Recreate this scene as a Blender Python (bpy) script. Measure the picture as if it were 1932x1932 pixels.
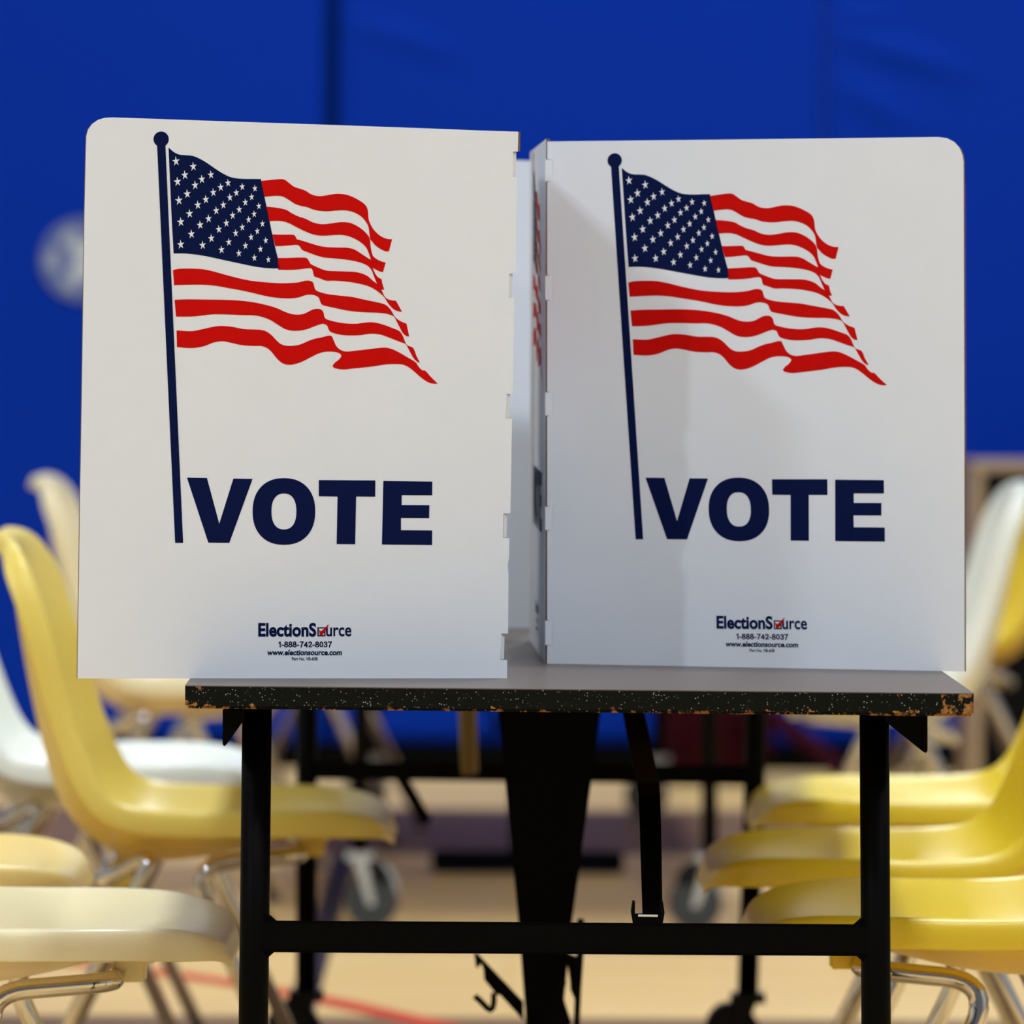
import bpy, bmesh, math, random
import numpy as np
from mathutils import Vector, Matrix
random.seed(7)
for o in list(bpy.data.objects):
    bpy.data.objects.remove(o, do_unlink=True)
S = bpy.context.scene
C = S.collection
R = math.radians
# ------------------------------------------------------------------ camera
FPX, CX, CY = 11750.0, 966.0, 966.0
HC = 1.054
PITCH, ROLL = math.atan(339/FPX), R(0.35)
cam_pos = Vector((0, 0, HC))
fwd = Vector((0, math.cos(PITCH), -math.sin(PITCH)))
up0 = Vector((0, math.sin(PITCH), math.cos(PITCH))); rt0 = Vector((1, 0, 0))
up = up0*math.cos(ROLL) - rt0*math.sin(ROLL)
rt = rt0*math.cos(ROLL) + up0*math.sin(ROLL)
cd = bpy.data.cameras.new('camera'); cam = bpy.data.objects.new('camera', cd); C.objects.link(cam)
m = Matrix((rt, up, -fwd)).transposed().to_4x4(); m.translation = cam_pos
cam.matrix_world = m
cd.sensor_width = 36; cd.lens = 36*FPX/1932
cd.clip_start = 0.1; cd.clip_end = 100
cd.dof.use_dof = True; cd.dof.focus_distance = 6.17; cd.dof.aperture_fstop = 6.0
S.camera = cam
# ------------------------------------------------------------------ world, lights, exposure
S.view_settings.view_transform = 'Standard'; S.view_settings.look = 'None'
S.view_settings.gamma = 1.0; S.view_settings.use_curve_mapping = False
S.view_settings.exposure = 0.04
w = bpy.data.worlds.new('World'); S.world = w; w.use_nodes = True
w.node_tree.nodes['Background'].inputs[0].default_value = (0.80, 0.87, 1.0, 1)
w.node_tree.nodes['Background'].inputs[1].default_value = 0.16
def area(name, loc, target, sx, sy, power, col=(1, 1, 1)):
    l = bpy.data.lights.new(name, 'AREA'); l.shape = 'RECTANGLE'; l.size = sx; l.size_y = sy
    l.energy = power; l.color = col
    o = bpy.data.objects.new(name, l); C.objects.link(o); o.location = loc
    o.rotation_euler = (Vector(target)-Vector(loc)).to_track_quat('-Z', 'Y').to_euler()
    return o
WARM = (0.90, 0.985, 1.08)   # lamp colour as the camera's white balance sees it
# gym ceiling lamps, all aimed straight down except the tilted flood at front left
for lx in (-5.5, 0.6, 6.0):
    for ly in (2.0, 7.0, 13.2):
        area('gym_lamp', (lx, ly, 6.6), (lx, ly, 0), 0.7, 0.7, 168 if ly < 3 else (235 if lx == 0.6 else 62), WARM)
area('gym_flood_lamp', (-5.6, -1.6, 6.0), (0, 6.2, 1.0), 0.25, 0.2, 125, WARM)
area('gym_flood_lamp', (3.5, -3.0, 6.4), (0, 8, 1.0), 1.2, 0.6, 70, WARM)

# ------------------------------------------------------------------ projection helpers
def ray(px, py):
    return fwd + rt*((px-CX)/FPX) - up*((py-CY)/FPX)
def P(px, py, Y):
    d = ray(px, py); return cam_pos + d*(Y/d.y)
def PZ(px, py, z):
    d = ray(px, py); return cam_pos + d*((z-HC)/d.z)
def PPl(px, py, p0, n):
    d = ray(px, py); return cam_pos + d*((p0-cam_pos).dot(n)/d.dot(n))

# ------------------------------------------------------------------ materials
def mat(name, col, rough=0.5, metal=0.0, spec=0.5, coat=0.0, noise=None, bump=None, trans=0):
    M = bpy.data.materials.new(name); M.use_nodes = True
    nt = M.node_tree; b = nt.nodes['Principled BSDF']
    b.inputs['Base Color'].default_value = (*col, 1); b.inputs['Roughness'].default_value = rough
    b.inputs['Metallic'].default_value = metal; b.inputs['Specular IOR Level'].default_value = spec
    b.inputs['Coat Weight'].default_value = coat
    if trans:
        b.inputs['Subsurface Weight'].default_value = trans
        b.inputs['Subsurface Radius'].default_value = (0.02, 0.012, 0.005)
        b.inputs['Subsurface Scale'].default_value = 0.5
    tc = nt.nodes.new('ShaderNodeTexCoord')
    if noise:
        n = nt.nodes.new('ShaderNodeTexNoise'); n.inputs['Scale'].default_value = noise[0]; n.inputs['Detail'].default_value = 5
        nt.links.new(tc.outputs['Object'], n.inputs['Vector'])
        mx = nt.nodes.new('ShaderNodeMix'); mx.data_type = 'RGBA'
        mx.inputs[6].default_value = (*[c*(1-noise[1]) for c in col], 1)
        mx.inputs[7].default_value = (*[min(1, c*(1+noise[1])) for c in col], 1)
        nt.links.new(n.outputs['Fac'], mx.inputs[0]); nt.links.new(mx.outputs[2], b.inputs['Base Color'])
    if bump:
        n2 = nt.nodes.new('ShaderNodeTexNoise'); n2.inputs['Scale'].default_value = bump[0]; n2.inputs['Detail'].default_value = 4
        nt.links.new(tc.outputs['Object'], n2.inputs['Vector'])
        bp = nt.nodes.new('ShaderNodeBump'); bp.inputs['Strength'].default_value = bump[1]; bp.inputs['Distance'].default_value = bump[2]
        nt.links.new(n2.outputs['Fac'], bp.inputs['Height']); nt.links.new(bp.outputs[0], b.inputs['Normal'])
    return M
M = {}
M['paper'] = mat('white_card', (0.745, 0.785, 0.855), 0.6, spec=0.3, noise=(14, 0.025), bump=(420, 0.12, 0.0006))
M['kraft'] = mat('kraft_edge', (0.16, 0.095, 0.05), 0.9, noise=(300, 0.6))
M['navy'] = mat('navy_ink', (0.002, 0.007, 0.055), 0.6, spec=0.06, noise=(120, 0.15))
M['red'] = mat('red_ink', (0.56, 0.003, 0.0015), 0.6, spec=0.06, noise=(120, 0.08))
M['black'] = mat('black_paint', (0.0015, 0.0015, 0.0015), 0.5, spec=0.045)
M['rubber'] = mat('grey_rubber', (0.035, 0.04, 0.04), 0.7, noise=(30, 0.2))
M['zinc'] = mat('zinc_plate', (0.55, 0.57, 0.57), 0.38, 0.5)
M['brass'] = mat('brown_rod', (0.16, 0.10, 0.035), 0.5)
M['chrome'] = mat('chrome', (0.68, 0.66, 0.63), 0.06, 1.0, noise=(40, 0.06))
M['hood'] = mat('black_hood', (0.006, 0.006, 0.006), 0.5, spec=0.2)
M['cap'] = mat('glide', (0.03, 0.03, 0.03), 0.6)
M['blue'] = mat('blue_vinyl', (0.0010, 0.029, 0.35), 0.65, spec=0.05, noise=(1.6, 0.06), bump=(600, 0.05, 0.0005))
M['seam_shade'] = mat('seam_shade_blue', (0.001, 0.014, 0.12), 0.8, spec=0.03)  # darkened vinyl blue, paints the shade inside the gap between pads
M['maroon'] = mat('maroon_cloth', (0.030, 0.001, 0.005), 0.9, spec=0.1, noise=(25, 0.3))
M['wall'] = mat('painted_block', (0.45, 0.47, 0.50), 0.8, noise=(3, 0.05))
M['base'] = mat('dark_vinyl_base', (0.002, 0.002, 0.002), 0.7, spec=0.03)
M['tan'] = mat('tan_wood', (0.42, 0.30, 0.17), 0.5, noise=(8, 0.15))
M['dark'] = mat('dark_panel', (0.003, 0.003, 0.003), 0.8, spec=0.1)
def shell_mat(name, col):
    return mat(name, col, 0.33, spec=0.5, noise=(9, 0.05), trans=0.25)
M['cream'] = shell_mat('cream_shell', (0.80, 0.70, 0.44))
M['yellow'] = shell_mat('yellow_shell', (0.80, 0.62, 0.13))
M['lemon'] = shell_mat('lemon_shell', (0.80, 0.59, 0.030))
M['white'] = shell_mat('white_shell', (0.80, 0.82, 0.74))
M['pale'] = shell_mat('pale_yellow_shell', (0.80, 0.60, 0.22))

def laminate():
    Mt = mat('taupe_laminate', (0.105, 0.078, 0.066), 0.38, spec=0.55, noise=(900, 0.18))
    return Mt
M['laminate'] = laminate()
def edge_mat():
    Mt = bpy.data.materials.new('speckled_black_edge'); Mt.use_nodes = True
    nt = Mt.node_tree; N = nt.nodes; L = nt.links; b = N['Principled BSDF']
    b.inputs['Roughness'].default_value = 0.6; b.inputs['Specular IOR Level'].default_value = 0.08
    tc = N.new('ShaderNodeTexCoord'); sp = N.new('ShaderNodeSeparateXYZ'); L.new(tc.outputs['Object'], sp.inputs[0])
    def math_(op, a, c=None):
        n = N.new('ShaderNodeMath'); n.operation = op
        for i, v in enumerate((a, c)):
            if v is None: continue
            if isinstance(v, (int, float)): n.inputs[i].default_value = v
            else: L.new(v, n.inputs[i])
        return n.outputs[0]
    def rng(v, a, c, lo, hi):
        n = N.new('ShaderNodeMapRange'); L.new(v, n.inputs[0])
        for i, q in zip((1, 2, 3, 4), (a, c, lo, hi)): n.inputs[i].default_value = q
        return n.outputs[0]
    vo = N.new('ShaderNodeTexVoronoi'); vo.inputs['Scale'].default_value = 420
    L.new(tc.outputs['Object'], vo.inputs['Vector'])
    sc = N.new('ShaderNodeSeparateColor'); L.new(vo.outputs['Color'], sc.inputs[0])
    spot = math_('MULTIPLY', math_('LESS_THAN', vo.outputs['Distance'], 0.18), math_('GREATER_THAN', sc.outputs[0], 0.55))
    spot = math_('MULTIPLY', spot, sc.outputs[1])
    mx = N.new('ShaderNodeMix'); mx.data_type = 'RGBA'
    mx.inputs[6].default_value = (0.0045, 0.0055, 0.004, 1); mx.inputs[7].default_value = (0.7, 0.72, 0.7, 1)
    L.new(spot, mx.inputs[0])
    no = N.new('ShaderNodeTexNoise'); no.inputs['Scale'].default_value = 75; no.inputs['Detail'].default_value = 6; no.inputs['Roughness'].default_value = 0.7
    L.new(tc.outputs['Object'], no.inputs['Vector'])
    no2 = N.new('ShaderNodeTexNoise'); no2.inputs['Scale'].default_value = 7; no2.inputs['Detail'].default_value = 2
    L.new(tc.outputs['Object'], no2.inputs['Vector'])
    ends = math_('MAXIMUM', rng(sp.outputs[0], 0.34, 0.385, 0, 0.20), rng(sp.outputs[0], -0.335, -0.38, 0, 0.20))
    low = rng(sp.outputs[2], 0.696, 0.6880, 0, 0.16)
    side = rng(sp.outputs[0], -0.1, 0.38, 0.0, 0.075)
    tot = math_('ADD', math_('ADD', no.outputs['Fac'], math_('MULTIPLY', no2.outputs['Fac'], 0.22)), math_('ADD', math_('ADD', ends, low), side))
    # ends and lower arris worn through to the chipboard
    wear = rng(tot, 0.815, 0.85, 0, 1)
    nc = N.new('ShaderNodeTexNoise'); nc.inputs['Scale'].default_value = 300; L.new(tc.outputs['Object'], nc.inputs['Vector'])
    wc = N.new('ShaderNodeMix'); wc.data_type = 'RGBA'
    wc.inputs[6].default_value = (0.11, 0.04, 0.008, 1); wc.inputs[7].default_value = (0.50, 0.24, 0.07, 1); L.new(nc.outputs['Fac'], wc.inputs[0])
    fx = N.new('ShaderNodeMix'); fx.data_type = 'RGBA'
    L.new(wear, fx.inputs[0]); L.new(mx.outputs[2], fx.inputs[6]); L.new(wc.outputs[2], fx.inputs[7])
    L.new(fx.outputs[2], b.inputs['Base Color'])
    return Mt
M['edge'] = edge_mat()
def floor_mat():
    Mt = bpy.data.materials.new('maple_boards'); Mt.use_nodes = True
    nt = Mt.node_tree; N = nt.nodes; L = nt.links; b = N['Principled BSDF']
    b.inputs['Roughness'].default_value = 0.42; b.inputs['Specular IOR Level'].default_value = 0.25
    tc = N.new('ShaderNodeTexCoord'); mp = N.new('ShaderNodeMapping'); L.new(tc.outputs['Object'], mp.inputs[0])
    br = N.new('ShaderNodeTexBrick'); L.new(mp.outputs[0], br.inputs['Vector'])
    br.inputs['Scale'].default_value = 1; br.inputs['Brick Width'].default_value = 1.1; br.inputs['Row Height'].default_value = 0.057
    br.inputs['Mortar Size'].default_value = 0.0012
    br.inputs['Color1'].default_value = (0.74, 0.49, 0.20, 1); br.inputs['Color2'].default_value = (0.80, 0.56, 0.25, 1)
    br.inputs['Mortar'].default_value = (0.35, 0.2, 0.08, 1)
    L.new(br.outputs['Color'], b.inputs['Base Color'])
    return Mt
M['floor'] = floor_mat()
M['line_red'] = mat('red_court_paint', (0.62, 0.055, 0.02), 0.45, spec=0.2)
M['line_navy'] = mat('navy_court_paint', (0.012, 0.010, 0.03), 0.5, spec=0.2)
M['key'] = mat('mauve_court_paint', (0.21, 0.12, 0.06), 0.5, spec=0.2, noise=(6, 0.05))
M['ball_dim'] = mat('faded_white_print', (0.10, 0.14, 0.34), 0.6)
M['ball_mid'] = mat('pale_white_print', (0.30, 0.33, 0.44), 0.6)
M['ball_hi'] = mat('white_print', (0.48, 0.53, 0.56), 0.6)

# ------------------------------------------------------------------ object helpers
def base_loc(o):
    v = Vector((0, 0, 0))
    while o is not None:
        v = v + o.location; o = o.parent
    return v
def link(name, bm, mats, parent=None, smooth=False, world=True):
    """one mesh object; vertices are given in world space and stored relative to the parent's place"""
    me = bpy.data.meshes.new(name)
    if parent is not None and world:
        off = base_loc(parent)
        for v in bm.verts: v.co -= off
    bmesh.ops.recalc_face_normals(bm, faces=bm.faces[:]) if len(bm.faces) else None
    bm.to_mesh(me); bm.free()
    for q in (mats if isinstance(mats, (list, tuple)) else [mats]): me.materials.append(q)
    if smooth:
        for p in me.polygons: p.use_smooth = True
    o = bpy.data.objects.new(name, me); C.objects.link(o)
    if parent is not None: o.parent = parent
    return o
def tag(o, label, cat, group=None):
    o['label'] = label; o['category'] = cat
    if group: o['group'] = group
def thing(name, loc, label, cat, group=None):
    o = bpy.data.objects.new(name, None); C.objects.link(o); o.location = loc
    o.empty_display_size = 0.1
    tag(o, label, cat, group); return o
def copy_tree(o, parent=None):
    c = o.copy(); C.objects.link(c); c.parent = parent
    for ch in list(o.children): copy_tree(ch, c)
    return c
def BM(): return bmesh.new()
def quad_box(bm, c, mi=0):
    """8 corners: bottom ring 0-3, top ring 4-7"""
    v = [bm.verts.new(p) for p in c]
    for f in ((0, 1, 2, 3), (7, 6, 5, 4), (0, 4, 5, 1), (1, 5, 6, 2), (2, 6, 7, 3), (3, 7, 4, 0)):
        fc = bm.faces.new([v[i] for i in f]); fc.material_index = mi
    return v
def box(bm, x0, x1, y0, y1, z0, z1, mi=0):
    return quad_box(bm, [(x0, y0, z0), (x1, y0, z0), (x1, y1, z0), (x0, y1, z0), (x0, y0, z1), (x1, y0, z1), (x1, y1, z1), (x0, y1, z1)], mi)
def bevel(bm, w, seg=2):
    bmesh.ops.bevel(bm, geom=bm.edges[:], offset=w, segments=seg, affect='EDGES', clamp_overlap=True)
def tube(bm, pts, r, seg=12, cap=True, flat=1.0):
    pts = [Vector(p) for p in pts]; rings = []
    rr = r if isinstance(r, (list, tuple)) else [r]*len(pts)
    t0 = (pts[1]-pts[0]).normalized()
    a = Vector((0, 1, 0)) if abs(t0.y) < 0.9 else Vector((1, 0, 0))
    u = (a - t0*a.dot(t0)).normalized()
    for i, p in enumerate(pts):
        t = (pts[min(i+1, len(pts)-1)] - pts[max(i-1, 0)]).normalized()
        u = (u - t*u.dot(t)).normalized(); vv = t.cross(u)
        rings.append([bm.verts.new(p + (u*math.cos(k*2*math.pi/seg)*flat + vv*math.sin(k*2*math.pi/seg))*rr[i]) for k in range(seg)])
    for i in range(len(rings)-1):
        for k in range(seg):
            bm.faces.new((rings[i][k], rings[i][(k+1) % seg], rings[i+1][(k+1) % seg], rings[i+1][k]))
    if cap:
        bm.faces.new(rings[0][::-1]); bm.faces.new(rings[-1])
def fillet(pts, r, n=6):
    pts = [Vector(p) for p in pts]; out = [pts[0]]
    for i in range(1, len(pts)-1):
        a, b, c = pts[i-1], pts[i], pts[i+1]
        d = min(r, (a-b).length*0.49, (c-b).length*0.49)
        p, q = b+(a-b).normalized()*d, b+(c-b).normalized()*d
        for k in range(n+1):
            t = k/n; out.append(p*(1-t)**2 + b*2*t*(1-t) + q*t*t)
    out.append(pts[-1]); return out
def prism(bm, poly, off, side_mi=0, face_mi=0, back_mi=None):
    """extrude a 3-D polygon by the vector off"""
    a = [bm.verts.new(p) for p in poly]; b = [bm.verts.new(Vector(p)+off) for p in poly]
    f = bm.faces.new(a); f.material_index = face_mi
    g = bm.faces.new(b[::-1]); g.material_index = face_mi if back_mi is None else back_mi
    n = len(a)
    for i in range(n):
        h = bm.faces.new((a[i], b[i], b[(i+1) % n], a[(i+1) % n])); h.material_index = side_mi

# ------------------------------------------------------------------ setting: floor, walls, ceiling
YW = 15.0
fb = BM()
def fquad(pts, z, mi):
    f = fb.faces.new([fb.verts.new((p[0], p[1], z)) for p in pts]); f.material_index = mi
fquad([(-9, -9), (9, -9), (9, YW+0.1), (-9, YW+0.1)], 0, 0)
fquad([(-9, 12.55), (9, 12.55), (9, 13.75), (-9, 13.75)], 0.0006, 3)
fquad([(-9, 8.2), (9, 8.2), (9, 9.55), (-9, 9.55)], 0.0006, 3)
fquad([(-0.345, 9.55), (-0.300, 9.55), (-0.310, 12.55), (-0.355, 12.55)], 0.0010, 2)
arc = [(-0.95, 10.52), (-0.625, 10.25), (-0.449, 10.04), (-0.288, 9.78), (-0.134, 9.49), (-0.01, 9.20)]
for (a, b_) in zip(arc, arc[1:]):
    d = (Vector(b_)-Vector(a)).normalized(); n = Vector((-d.y, d.x))*0.031
    fquad([Vector(a)-n, Vector(b_)-n, Vector(b_)+n, Vector(a)+n], 0.0014, 1)
fl = link('floor', fb, [M['floor'], M['line_red'], M['line_navy'], M['key']]); fl['kind'] = 'structure'
for nm, bx, mt in (('wall_back', (-9, 9, YW+0.06, YW+0.2, 0, 7), 'wall'), ('wall_left', (-9.2, -9, -9, YW+0.2, 0, 7), 'wall'),
                   ('wall_right', (9, 9.2, -9, YW+0.2, 0, 7), 'wall'), ('ceiling', (-9.2, 9.2, -9, YW+0.2, 7, 7.2), 'wall'),
                   ('baseboard_back', (-9, 9, YW-0.012, YW+0.06, 0, 0.060), 'base')):
    b = BM(); box(b, *bx); o = link(nm, b, M[mt]); o['kind'] = 'structure'

# ------------------------------------------------------------------ wall pads
def pad(x0, x1, y, label, ridges=(), seed=0, seam=-0.003):
    t = thing('wall_pad', ((x0+x1)/2, y, 0.061), label, 'wall pad', 'blue wall pads')
    b = BM(); nx, nz = 90, 150; z0, z1 = 0.061, 2.1; g = []
    for j in range(nz+1):
        row = []
        for i in range(nx+1):
            x = x0+(x1-x0)*i/nx; z = z0+(z1-z0)*j/nz
            ex = min(x-x0, x1-x, z-z0, z1-z)
            dy = 0.018*math.exp(-ex/0.012) + 0.004*math.sin(x*2.1+seed)*math.sin(z*1.7+seed)
            for (ax, az, bx_, bz, wd, am) in ridges:
                A = Vector((ax, az)); B = Vector((bx_, bz)); p = Vector((x, z)); ab = B-A
                tt = max(0, min(1, (p-A).dot(ab)/ab.length_squared))
                d = (p-(A+ab*tt)).length
                dy -= am*math.exp(-(d/wd)**2)*math.sin(math.pi*min(1, max(0.02, tt*0.9+0.1)))
            row.append(b.verts.new((x, y+dy, z)))
        g.append(row)
    for j in range(nz):
        for i in range(nx): b.faces.new((g[j][i], g[j][i+1], g[j+1][i+1], g[j+1][i]))
    link('vinyl_cover', b, M['blue'], t, True)
    b = BM(); box(b, x0+0.003, x1+seam, y+0.035, YW+0.058, z0, z1); link('backing_board', b, M['seam_shade'], t)
    return t
xs1a, xs1b = P(610, 200, YW).x, P(637, 200, YW).x
xs2 = P(1556, 200, YW).x
def wz(px, py): p = P(px, py, YW); return (p.x, p.z)
pl = pad(xs1a-1.22, xs1a, YW, 'blue padded wall mat left of the wide dark seam, with a faded ball print', seed=1, seam=xs1b-xs1a+0.002)  # backing widened across the gap to fill it with painted shade
pm = pad(xs1b, xs2-0.001, YW, 'blue padded wall mat in the middle, behind both voting screens', seed=2,
         ridges=[(*wz(650, 40), *wz(900, 110), 0.03, 0.005)])
pr = pad(xs2+0.001, xs2+1.22, YW, 'wrinkled blue padded wall mat at the right of the photo', seed=3,
         ridges=[(*wz(1575, 60), *wz(1860, 150), 0.03, 0.008), (*wz(1575, 150), *wz(1760, 260), 0.035, 0.007), (*wz(1580, 20), *wz(1700, 40), 0.02, 0.004)])
# faded ball printed on the left mat
b = BM()
def wpoly(pts, dy, mi):
    f = b.faces.new([b.verts.new(P(x, y, YW-0.006-dy)) for x, y in pts]); f.material_index = mi
def circ(cx, cy, r, n, a0=0): return [(cx+r*math.cos(a0+k*2*math.pi/n), cy+r*math.sin(a0+k*2*math.pi/n)) for k in range(n)]
wpoly(circ(155, 490, 79, 48), 0, 0)
for pts, mi in (([(92, 474), (108, 470), (113, 492), (106, 512), (90, 508), (84, 492)], 1),
                ([(114, 446), (126, 430), (146, 436), (152, 450), (136, 462), (116, 464)], 1),
                ([(130, 462), (150, 452), (176, 456), (190, 490), (178, 524), (146, 532), (128, 518), (142, 492)], 2),
                ([(114, 526), (126, 522), (146, 536), (140, 552), (120, 546)], 1),
                ([(196, 440), (214, 452), (222, 480), (204, 484), (190, 466)], 1),
                ([(200, 500), (222, 500), (212, 528), (196, 540), (188, 518)], 1)):
    wpoly(pts, 0.0008, mi)
link('ball_print', b, [M['ball_dim'], M['ball_mid'], M['ball_hi']], pl)

# ------------------------------------------------------------------ folding table
ZT = 0.71
NL, NR = PZ(349, 1293, ZT), PZ(1838, 1308, ZT)
ax = Vector((-0.0103, 1, 0)).normalized()
TL = 2.76
tx = (NR-NL).normalized()
tc0 = (NL+NR)/2; tc0.z = 0
table = thing('folding_table', tc0, 'long folding cafeteria table with taupe top and chipped black edge, under the voting screens', 'table', 'folding tables')
TH = 0.0225
FL, FR = NL+ax*TL, NR+ax*TL
def slab(z0, z1, inset=0.0):
    b = BM(); c = []
    for z in (z0, z1):
        for p in (NL, NR, FR, FL): c.append((p.x, p.y, z))
    quad_box(b, c); return b
b = slab(ZT-0.0009, ZT); link('tabletop', b, M['laminate'], table)
b = slab(ZT-TH, ZT-0.0009)
bmesh.ops.bevel(b, geom=[e for e in b.edges if max(v.co.z for v in e.verts) < ZT-0.01 or abs(e.verts[0].co.z-e.verts[1].co.z) > 0.01], offset=0.0028, segments=2, affect='EDGES')
link('edge_band', b, M['edge'], table)
ZU = ZT-TH
YF, YB = 6.12, 8.66
def caster(px_leg, Y, top, swing):
    pass
def at(px, py, Y): return P(px, py, Y)
def leg_line(px0, py0, px1, py1, Y):
    a, c = P(px0, py0, Y), P(px1, py1, Y)
    t = (c-a)
    p_top = a + t*((ZU-0.001-a.z)/t.z); p_bot = a + t*((0.0-a.z)/t.z)
    return p_top, p_bot
def make_leg(p_top, p_bot, swing):
    d = (p_bot-p_top); q = p_top + d*((p_top.z-0.135)/(p_top.z-p_bot.z))
    b = BM(); tube(b, [p_top, q], 0.0146, 20); box(b, p_top.x-0.03, p_top.x+0.03, p_top.y-0.03, p_top.y+0.03, ZU-0.004, ZU-0.0005)
    lg = link('leg', b, M['black'], table, True)
    for p in lg.data.polygons: p.use_smooth = len(p.vertices) == 4 and p.area < 0.01
    # caster under the leg
    cxx, cyy = q.x+swing, q.y
    b = BM(); box(b, q.x-0.024, q.x+0.024, q.y-0.02, q.y+0.02, 0.122, 0.135)
    hood = []
    for k in range(9):
        a_ = math.pi*k/8; hood.append((cxx+0.043*math.cos(a_), cyy, 0.062+0.055*math.sin(a_)))
    tube(b, hood[:6], 0.006, 8, flat=1.9)
    for sy in (-0.021, 0.021):
        prism(b, [Vector((q.x-0.012, cyy+sy, 0.124)), Vector((q.x+0.012, cyy+sy, 0.124)), Vector((cxx+0.007, cyy+sy, 0.042)), Vector((cxx-0.007, cyy+sy, 0.042))], Vector((0, 0.003, 0)))
    ca = link('caster', b, M['hood'], table)
    b = BM(); dome = [Vector((cxx+0.034*math.cos(math.pi*k/12), cyy-0.017, 0.082+0.040*math.sin(math.pi*k/12))) for k in range(13)]
    prism(b, dome, Vector((0, 0.034, 0))); link('wheel_hood', b, M['hood'], ca)
    b = BM(); bmesh.ops.create_cone(b, cap_ends=True, segments=28, radius1=0.047, radius2=0.047, depth=0.03,
                                    matrix=Matrix.Translation((cxx, cyy, 0.048)) @ Matrix.Rotation(math.pi/2, 4, 'X'))
    bevel(b, 0.004, 2); link('wheel', b, M['rubber'], ca)
ll = leg_line(485, 1345, 478, 1932, YF); lr = leg_line(1649.5, 1350, 1653, 1932, YF)
make_leg(*ll, 0.022); make_leg(*lr, -0.026)
bl = leg_line(579, 1350, 578, 1932, YB); brr = leg_line(1427, 1350, 1409, 1932, YB)
make_leg(*bl, -0.022); make_leg(*brr, -0.026)
def bar_px(x0, yt0, yb0, x1, yt1, yb1, Y, dep, name, mt='black', parent=None):
    b = BM()
    quad_box(b, [P(x0, yb0, Y), P(x1, yb1, Y), P(x1, yb1, Y+dep), P(x0, yb0, Y+dep), P(x0, yt0, Y), P(x1, yt1, Y), P(x1, yt1, Y+dep), P(x0, yt0, Y+dep)])
    bevel(b, 0.0025, 2)
    return b
b = bar_px(490, 1736.5, 1796.5, 1645, 1744, 1804, YF-0.012, 0.026, 'crossbar')
for (x, y, sx, sy) in ((510, 1737, 1, -1), (508, 1797, 1, 1), (1622, 1744, -1, -1), (1625, 1804, -1, 1)):
    prism(b, [P(x-sx*6, y-sy*2, YF-0.006), P(x+sx*11, y-sy*2, YF-0.006), P(x-sx*6, y+sy*13, YF-0.006)], Vector((0, 0.012, 0)))
link('crossbar', b, M['black'], table)
b = bar_px(568, 1436, 1470, 1436, 1444, 1481, YB-0.012, 0.026, 'crossbar'); link('crossbar', b, M['black'], table)
# triangular gusset plates under the edge
b = BM(); prism(b, [P(420, 1340, 6.06), P(458, 1340, 6.06), P(458, 1362, 6.06), P(427, 1405, 6.06), P(423, 1408, 6.06), P(420, 1404, 6.06)], Vector((0, 0.10, 0)))
link('gusset', b, M['black'], table)
b = BM(); prism(b, [P(1672, 1345, 6.06), P(1746, 1345, 6.06), P(1750, 1349, 6.06), P(1750, 1416, 6.06), P(1747, 1421, 6.06), P(1741, 1418, 6.06), P(1672, 1363, 6.06)], Vector((0, 0.003, 0)))
prism(b, [P(1743, 1345, 6.055), P(1750, 1345, 6.055), P(1750, 1418, 6.055), P(1743, 1418, 6.055)], Vector((0, 0.06, 0)))
link('gusset', b, M['black'], table)
# tapered centre leg
YC = 7.25
b = BM()
prism(b, [P(929.5, 1222.5, YC), P(1150, 1223.5, YC), P(1079, 1742, YC), P(1062, 1910, YC), P(1060, 2080, YC), P(997, 2080, YC), P(991, 1910, YC), P(978, 1742, YC)], Vector((0, 0.05, 0)))
bevel(b, 0.004, 2)
zc = P(1020, 2080, YC).z
box(b, 0.012, 0.072, YC+0.005, YC+0.045, 0.04, zc)
link('center_leg', b, M['black'], table)
b = BM(); box(b, -0.142, 0.234, YC-0.02, YC+0.06, 0.006, 0.042); bevel(b, 0.004); link('base_bar', b, M['black'], table)
# latch hooks on the centre leg
YL = YC-0.06
def z7(x, y): return (860+x/3.45, 1740+y/3.45)
b = BM()
prism(b, [P(*z7(x, y), YL) for x, y in ((118, 200), (140, 205), (440, 520), (440, 640), (290, 475), (262, 470), (235, 435), (185, 375), (180, 310), (165, 270), (140, 300), (130, 290))], Vector((0, 0.006, 0)))
tube(b, [P(*z7(x, y), YL+0.003) for x, y in ((248, 460), (247, 520), (240, 560), (225, 572), (205, 560), (160, 512), (122, 480))], 0.0036, 10)
link('latch_hook', b, M['black'], table)
b = BM()
prism(b, [P(*z7(x, y), YL) for x, y in ((790, -20), (835, -20), (833, 200), (818, 420), (806, 700), (766, 700), (772, 500), (745, 440), (742, 380), (730, 300), (720, 200), (785, 225), (795, 120))], Vector((0, 0.006, 0)))
prism(b, [P(*z7(x, y), YL+0.008) for x, y in ((690, 380), (722, 385), (700, 480), (712, 530), (755, 660), (690, 700), (640, 700), (640, 440))], Vector((0, 0.006, 0)))
link('latch_plate', b, M['black'], table)
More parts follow.
